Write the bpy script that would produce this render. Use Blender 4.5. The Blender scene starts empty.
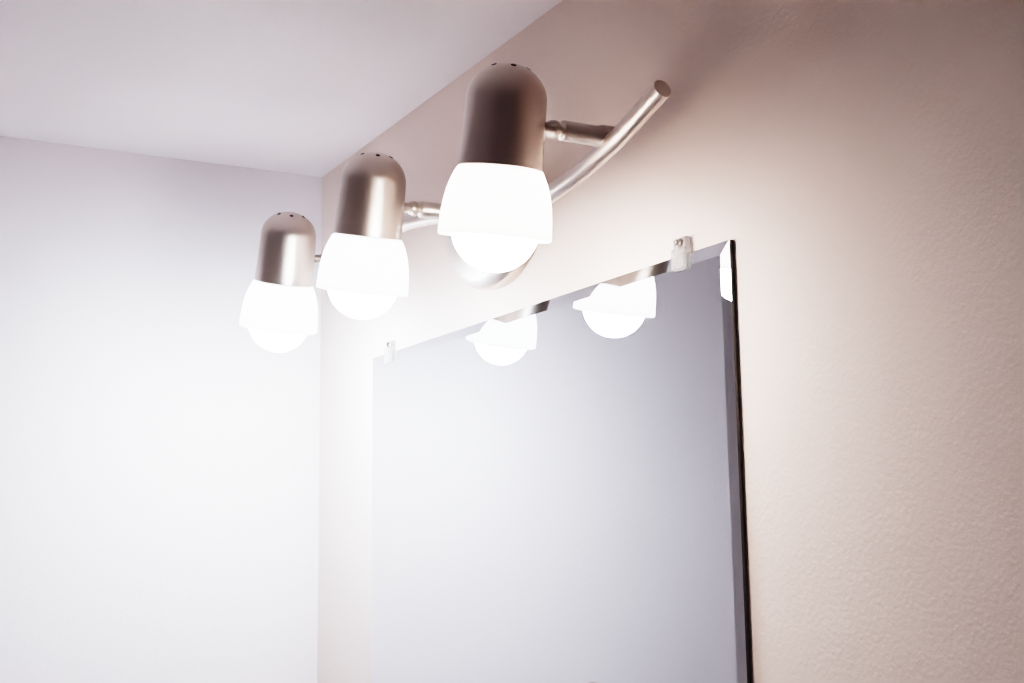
import bpy, bmesh, math
from mathutils import Vector, Matrix
S=bpy.context.scene
CZ=1.856
# ---------------- materials
def mat(name):
    m=bpy.data.materials.new(name); m.use_nodes=True
    nt=m.node_tree; return m,nt,nt.nodes["Principled BSDF"]
def paint(name,col,bump=0.25,scale=260,rough=0.75):
    m,nt,b=mat(name)
    b.inputs["Roughness"].default_value=rough
    b.inputs["Specular IOR Level"].default_value=0.25
    tc=nt.nodes.new("ShaderNodeTexCoord")
    n=nt.nodes.new("ShaderNodeTexNoise"); n.inputs["Scale"].default_value=scale; n.inputs["Detail"].default_value=3
    n2=nt.nodes.new("ShaderNodeTexNoise"); n2.inputs["Scale"].default_value=28; n2.inputs["Detail"].default_value=4
    n3=nt.nodes.new("ShaderNodeTexNoise"); n3.inputs["Scale"].default_value=3.5; n3.inputs["Detail"].default_value=5
    for k in (n,n2,n3): nt.links.new(tc.outputs["Object"],k.inputs["Vector"])
    a=nt.nodes.new("ShaderNodeMath"); a.operation='MULTIPLY_ADD'; a.inputs[1].default_value=1.8
    nt.links.new(n2.outputs["Fac"],a.inputs[0]); nt.links.new(n.outputs["Fac"],a.inputs[2])
    bp=nt.nodes.new("ShaderNodeBump"); bp.inputs["Strength"].default_value=bump; bp.inputs["Distance"].default_value=0.001
    nt.links.new(a.outputs[0],bp.inputs["Height"]); nt.links.new(bp.outputs[0],b.inputs["Normal"])
    r=nt.nodes.new("ShaderNodeValToRGB")
    r.color_ramp.elements[0].position=.3; r.color_ramp.elements[1].position=.7
    r.color_ramp.elements[0].color=(*[c*.96 for c in col],1); r.color_ramp.elements[1].color=(*col,1)
    nt.links.new(n3.outputs["Fac"],r.inputs[0]); nt.links.new(r.outputs[0],b.inputs["Base Color"])
    return m
M_wallR=paint("paint_warm",(.65,.53,.475),.26,330)
M_wall=paint("paint_cool",(.575,.515,.525),.2,330)
M_ceil=paint("paint_ceiling",(.73,.675,.685),.3,250)
M_floor,_,b=mat("floor_tile"); b.inputs["Base Color"].default_value=(.30,.27,.25,1); b.inputs["Roughness"].default_value=.5
# brushed nickel
M_ni,nt,b=mat("brushed_nickel")
b.inputs["Metallic"].default_value=1; b.inputs["Base Color"].default_value=(.58,.51,.465,1)
b.inputs["Roughness"].default_value=.36
tc=nt.nodes.new("ShaderNodeTexCoord"); mp=nt.nodes.new("ShaderNodeMapping"); mp.inputs["Scale"].default_value=(60,60,900)
n=nt.nodes.new("ShaderNodeTexNoise"); n.inputs["Scale"].default_value=2; n.inputs["Detail"].default_value=4
nt.links.new(tc.outputs["Object"],mp.inputs[0]); nt.links.new(mp.outputs[0],n.inputs["Vector"])
mr=nt.nodes.new("ShaderNodeMapRange"); mr.inputs["To Min"].default_value=.28; mr.inputs["To Max"].default_value=.42
nt.links.new(n.outputs["Fac"],mr.inputs[0]); nt.links.new(mr.outputs[0],b.inputs["Roughness"])
bp=nt.nodes.new("ShaderNodeBump"); bp.inputs["Strength"].default_value=.15; bp.inputs["Distance"].default_value=.0005
nt.links.new(n.outputs["Fac"],bp.inputs["Height"]); nt.links.new(bp.outputs[0],b.inputs["Normal"])
M_dark,_,b=mat("vent_dark"); b.inputs["Base Color"].default_value=(.03,.02,.02,1)
# frosted glass
M_glass=bpy.data.materials.new("frosted_glass"); M_glass.use_nodes=True
nt=M_glass.node_tree; nt.nodes.clear()
o=nt.nodes.new("ShaderNodeOutputMaterial"); mx=nt.nodes.new("ShaderNodeMixShader"); mx.inputs[0].default_value=.35
t=nt.nodes.new("ShaderNodeBsdfTranslucent"); t.inputs[0].default_value=(.54,.525,.52,1)
d=nt.nodes.new("ShaderNodeBsdfDiffuse"); d.inputs[0].default_value=(.85,.84,.84,1)
nt.links.new(t.outputs[0],mx.inputs[1]); nt.links.new(d.outputs[0],mx.inputs[2]); nt.links.new(mx.outputs[0],o.inputs[0])
# bulbs (three lamps of slightly different colour temperature)
def bulbmat(name,c,s):
    m,nt,b=mat(name)
    b.inputs["Base Color"].default_value=(.9,.9,.9,1)
    b.inputs["Emission Color"].default_value=(*c,1); b.inputs["Emission Strength"].default_value=s
    return m
M_bulbs=[bulbmat("lit_bulb_soft_white",(1.0,.90,.84),84),bulbmat("lit_bulb_neutral",(.90,.94,1.0),84),bulbmat("lit_bulb_daylight",(.73,.86,1.0),215)]
# mirror
M_mir,_,b=mat("mirror_silver"); b.inputs["Metallic"].default_value=1; b.inputs["Roughness"].default_value=.0
b.inputs["Base Color"].default_value=(.76,.785,.81,1)
M_edge,_,b=mat("mirror_edge"); b.inputs["Base Color"].default_value=(.08,.09,.09,1); b.inputs["Roughness"].default_value=.2
M_clip,_,b=mat("clear_plastic"); b.inputs["Base Color"].default_value=(.95,.93,.92,1); b.inputs["Transmission Weight"].default_value=.85; b.inputs["Roughness"].default_value=.08; b.inputs["IOR"].default_value=1.45
M_screw,_,b=mat("screw_steel"); b.inputs["Metallic"].default_value=1; b.inputs["Base Color"].default_value=(.40,.33,.29,1); b.inputs["Roughness"].default_value=.3

def link(name,bm,mats,parent=None,smooth=True,mw=None):
    me=bpy.data.meshes.new(name); bmesh.ops.recalc_face_normals(bm,faces=bm.faces); bm.to_mesh(me); bm.free()
    for m in mats: me.materials.append(m)
    for p in me.polygons: p.use_smooth=smooth
    ob=bpy.data.objects.new(name,me); S.collection.objects.link(ob)
    if parent: ob.parent=parent
    if mw is not None: ob.matrix_local=mw
    return ob
def lathe(bm,prof,seg=64,mi=0,M=Matrix()):
    rings=[]
    for r,z in prof:
        if r<1e-6: rings.append([bm.verts.new(M@Vector((0,0,z)))])
        else: rings.append([bm.verts.new(M@Vector((r*math.cos(2*math.pi*i/seg),r*math.sin(2*math.pi*i/seg),z))) for i in range(seg)])
    for a,b_ in zip(rings,rings[1:]):
        for i in range(seg):
            j=(i+1)%seg
            if len(a)==1 and len(b_)==1: continue
            if len(a)==1: f=bm.faces.new((a[0],b_[i],b_[j]))
            elif len(b_)==1: f=bm.faces.new((a[i],b_[0],a[j]))
            else: f=bm.faces.new((a[i],b_[i],b_[j],a[j]))
            f.material_index=mi
def box(bm,x0,x1,y0,y1,z0,z1,mi=0):
    v=[bm.verts.new((x,y,z)) for x in(x0,x1) for y in(y0,y1) for z in(z0,z1)]
    for q in((0,1,3,2),(4,6,7,5),(0,4,5,1),(2,3,7,6),(0,2,6,4),(1,5,7,3)):
        bm.faces.new([v[i] for i in q]).material_index=mi
def empty(name,loc):
    e=bpy.data.objects.new(name,None); e.empty_display_size=.05; S.collection.objects.link(e); e.location=loc; return e
# ---------------- room
XW=.52; YF=1.45; ZC=CZ+.4445; XL=-1.3; YB=-1.1; T=.1
def slab(name,x0,x1,y0,y1,z0,z1,m):
    bm=bmesh.new(); box(bm,x0,x1,y0,y1,z0,z1); return link(name,bm,[m],smooth=False)
slab("wall_right",XW,XW+T,YB-T,YF+T,0,ZC,M_wallR)
slab("wall_far",XL,XW,YF,YF+T,0,ZC,M_wall)
slab("wall_left",XL-T,XL,YB-T,YF+T,0,ZC,M_wall)
slab("wall_back",XL,XW,YB-T,YB,0,ZC,M_wall)
slab("ceiling",XL-T,XW+T,YB-T,YF+T,ZC,ZC+T,M_ceil)
slab("floor",XL-T,XW+T,YB-T,YF+T,-T,0,M_floor)
# ---------------- mirror
YM0,YM1=.6420,1.2705; ZM1=CZ+.190; ZM0=CZ-.60; XB=XW-.0003; XF=.5155
mir=empty("wall_mirror",(XW,(YM0+YM1)/2,(ZM0+ZM1)/2))
PI=Matrix.Translation(-Vector(mir.location))
bm=bmesh.new(); bw=.0090; bd=.0009
def rect(x,i): return [bm.verts.new((x,y,z)) for y,z in((YM0+i,ZM0+i),(YM1-i,ZM0+i),(YM1-i,ZM1-i),(YM0+i,ZM1-i))]
r0=rect(XB,0); r1=rect(XF+bd,0); r2=rect(XF,bw)
bm.faces.new(r2).material_index=0; bm.faces.new(r0).material_index=1
for i in range(4):
    j=(i+1)%4
    bm.faces.new((r1[i],r1[j],r2[j],r2[i])).material_index=0
    bm.faces.new((r0[i],r0[j],r1[j],r1[i])).material_index=1
bm.transform(PI); link("mirror_glass",bm,[M_mir,M_edge],mir,False)
def clip(y,k):
    bm=bmesh.new()
    w=.0078
    box(bm,.5145,XW-.0003,y-w,y+w,ZM1+.0008,ZM1+.0125)
    box(bm,.5120,.5153,y-w,y+w,ZM1-.011,ZM1+.0045)
    bmesh.ops.bevel(bm,geom=bm.edges[:],offset=.0008,segments=2,affect='EDGES')
    M=Matrix.Translation((.5142,y,ZM1+.0085))@Matrix.Rotation(-math.pi/2,4,'Y')
    lathe(bm,[(0.0040,-.002),(.0040,0),(.0032,.0008),(0,.0011)],24,1,M)
    for a in (0.4,0.4+math.pi/2):
        b2=bmesh.new(); box(b2,-.0028,.0028,-.0006,.0006,.0007,.0014,2)
        b2.transform(M@Matrix.Rotation(a,4,'Z')); me=bpy.data.meshes.new("t"); b2.to_mesh(me); b2.free(); bm.from_mesh(me)
    bm.transform(PI); link("mirror_clip_%d"%k,bm,[M_clip,M_screw,M_dark],mir,False)
clip(.695,1); clip(1.220,2)
# ---------------- light fixture
HEADS=[(.716,12,-.0055),(.955,15,-.001),(1.180,18,.000)]; YC=.972; ZA=CZ+.2755; XBAR=.469
fx=empty("vanity_light_fixture",(XW,YC,ZA)); PF=Matrix.Translation(-Vector(fx.location))
cu=bpy.data.curves.new("bar",'CURVE'); cu.dimensions='3D'; cu.bevel_depth=.0068; cu.bevel_resolution=10; cu.use_fill_caps=True; cu.resolution_u=16
pts=[(.646,.2890),(.712,.268),(.79,.2545),(.865,.253),(.95,.272),(1.03,.288),(1.10,.2925),(1.180,.272),(1.258,.250)]
sp=cu.splines.new('BEZIER'); sp.bezier_points.add(len(pts)-1)
for p,(y,z) in zip(sp.bezier_points,pts):
    p.co=Vector((XBAR,y,CZ+z))-Vector(fx.location); p.handle_left_type=p.handle_right_type='AUTO'
cu.materials.append(M_ni)
ob=bpy.data.objects.new("wave_bar",cu); S.collection.objects.link(ob); ob.parent=fx
bm=bmesh.new()
M=Matrix.Translation((XW-.0003,YC,CZ+.282))@Matrix.Rotation(-math.pi/2,4,'Y')@Matrix.Diagonal((.066,.084,1,1))
lathe(bm,[(0,0),(1,0),(1,.010),(.985,.0135),(.95,.0165),(.85,.020),(.6,.0235),(.3,.025),(0,.0255)],72,0,M)
M=Matrix.Translation((XW-.02,YC,CZ+.277))@Matrix.Rotation(-math.pi/2,4,'Y')
lathe(bm,[(0,0),(.011,0),(.011,.028),(0,.028)],32,0,M)
bm.transform(PF); link("backplate",bm,[M_ni],fx)
for k,(y,tl,dz) in enumerate(HEADS,1):
    bm=bmesh.new()
    M=Matrix.Translation((.4755,y,ZA))@Matrix.Rotation(-math.pi/2,4,'Y')
    lathe(bm,[(0,0),(.0082,0),(.0086,.001),(.0086,.0115),(.0081,.013),(.0072,.0135),(.0072,.043),(.0066,.0442),(.0040,.0445),(.0040,.046),(.0058,.0475),(.0064,.050),(.0058,.053),(.0042,.054),(.0042,.068),(0,.068)],36,0,M)
    bm.transform(PF); link("arm_%d"%k,bm,[M_ni],fx)
    tilt=math.radians(tl)
    H=PF@Matrix.Translation((.3875,y,CZ+.2865+dz))@Matrix.Rotation(tilt,4,'X')
    bm=bmesh.new(); R=.0278; hd=.0255; z0=.0085
    prof=[]
    for i in range(0,19):
        a=math.pi/2*i/18
        prof.append((R*math.sin(a),z0+hd*math.cos(a)))
    prof+= [(R*1.01,-.015),(R*1.035,-.0375),(R*1.03,-.0392),(R*1.0,-.0395),(R*.96,-.038),(R*.95,.0)]
    prof+= [(.010,.004),(0,.004)]
    lathe(bm,prof,72,0)
    for az in range(0,360,60):
        el=math.radians(60)
        dr=Vector((math.cos(math.radians(az+15))*math.cos(el),math.sin(math.radians(az+15))*math.cos(el),math.sin(el)))
        pos=Vector((dr.x*R,dr.y*R,z0+dr.z*hd))
        q=dr.to_track_quat('Z','Y').to_matrix().to_4x4()
        lathe(bm,[(0,-.001),(.0019,-.001),(.0019,.0003),(0,.0003)],16,1,Matrix.Translation(pos)@q)
    link("lamp_cap_%d"%k,bm,[M_ni,M_dark],fx,True,H)
    bm=bmesh.new()
    po=[(.0262,-.034),(.0302,-.0398),(.0330,-.046),(.0355,-.0535),(.0373,-.062),(.0383,-.071),(.0389,-.079),(.0391,-.0845)]
    pr=po+[(.0384,-.0852)]+[(r-.0016,z) for r,z in reversed(po)]
    lathe(bm,pr,72,0); link("lamp_shade_%d"%k,bm,[M_glass],fx,True,H)
    bm=bmesh.new(); rb=.0302; zc=-.0785
    pr=[]
    for i in range(0,29):
        a=math.pi*i/28*0.86
        pr.append((rb*math.sin(a),zc-rb*math.cos(a)))
    pr+=[(.0125,-.046),(.012,-.030),(0,-.030)]
    lathe(bm,pr,64,0); link("bulb_%d"%k,bm,[M_bulbs[k-1]],fx,True,H)
# ---------------- robe hook on far wall (seen only in the mirror)
HZ=CZ-.225
hk=empty("robe_hook",(.128,YF,HZ)); bm=bmesh.new()
PH=Matrix.Translation(-Vector(hk.location)); hx,hz=.128,HZ
lathe(bm,[(0,0),(.024,0),(.024,.004),(.020,.008),(0,.010)],48,0,Matrix.Translation((hx,YF+.001,hz))@Matrix.Rotation(math.pi/2,4,'X'))
lathe(bm,[(0,0),(.007,0),(.006,.030),(.010,.036),(.011,.041),(.009,.046),(0,.048)],32,0,Matrix.Translation((hx,YF-.006,hz-.008))@Matrix.Rotation(math.pi/2,4,'X'))
bm.transform(PH); link("hook_body",bm,[M_ni],hk)
# ---------------- world & camera
w=bpy.data.worlds.new("World"); S.world=w; w.use_nodes=True
w.node_tree.nodes["Background"].inputs[0].default_value=(.8,.85,1,1); w.node_tree.nodes["Background"].inputs[1].default_value=.3
cam=bpy.data.cameras.new("camera"); co=bpy.data.objects.new("camera",cam); S.collection.objects.link(co)
yaw,pit,rol=math.radians(28.6),math.radians(8.63),math.radians(.79)
F=Vector((math.sin(yaw)*math.cos(pit),math.cos(yaw)*math.cos(pit),math.sin(pit)))
R0=Vector((math.cos(yaw),-math.sin(yaw),0)); U0=R0.cross(F)
Rc=math.cos(rol)*R0-math.sin(rol)*U0; Uc=math.sin(rol)*R0+math.cos(rol)*U0
mw=Matrix((Rc,Uc,-F)).transposed().to_4x4(); mw.translation=Vector((0,0,CZ)); co.matrix_world=mw
cam.sensor_width=36; cam.lens=1242*36/1024; cam.clip_start=.01
S.camera=co
S.view_settings.view_transform='Filmic'; S.view_settings.look='Very High Contrast'; S.view_settings.exposure=1.2
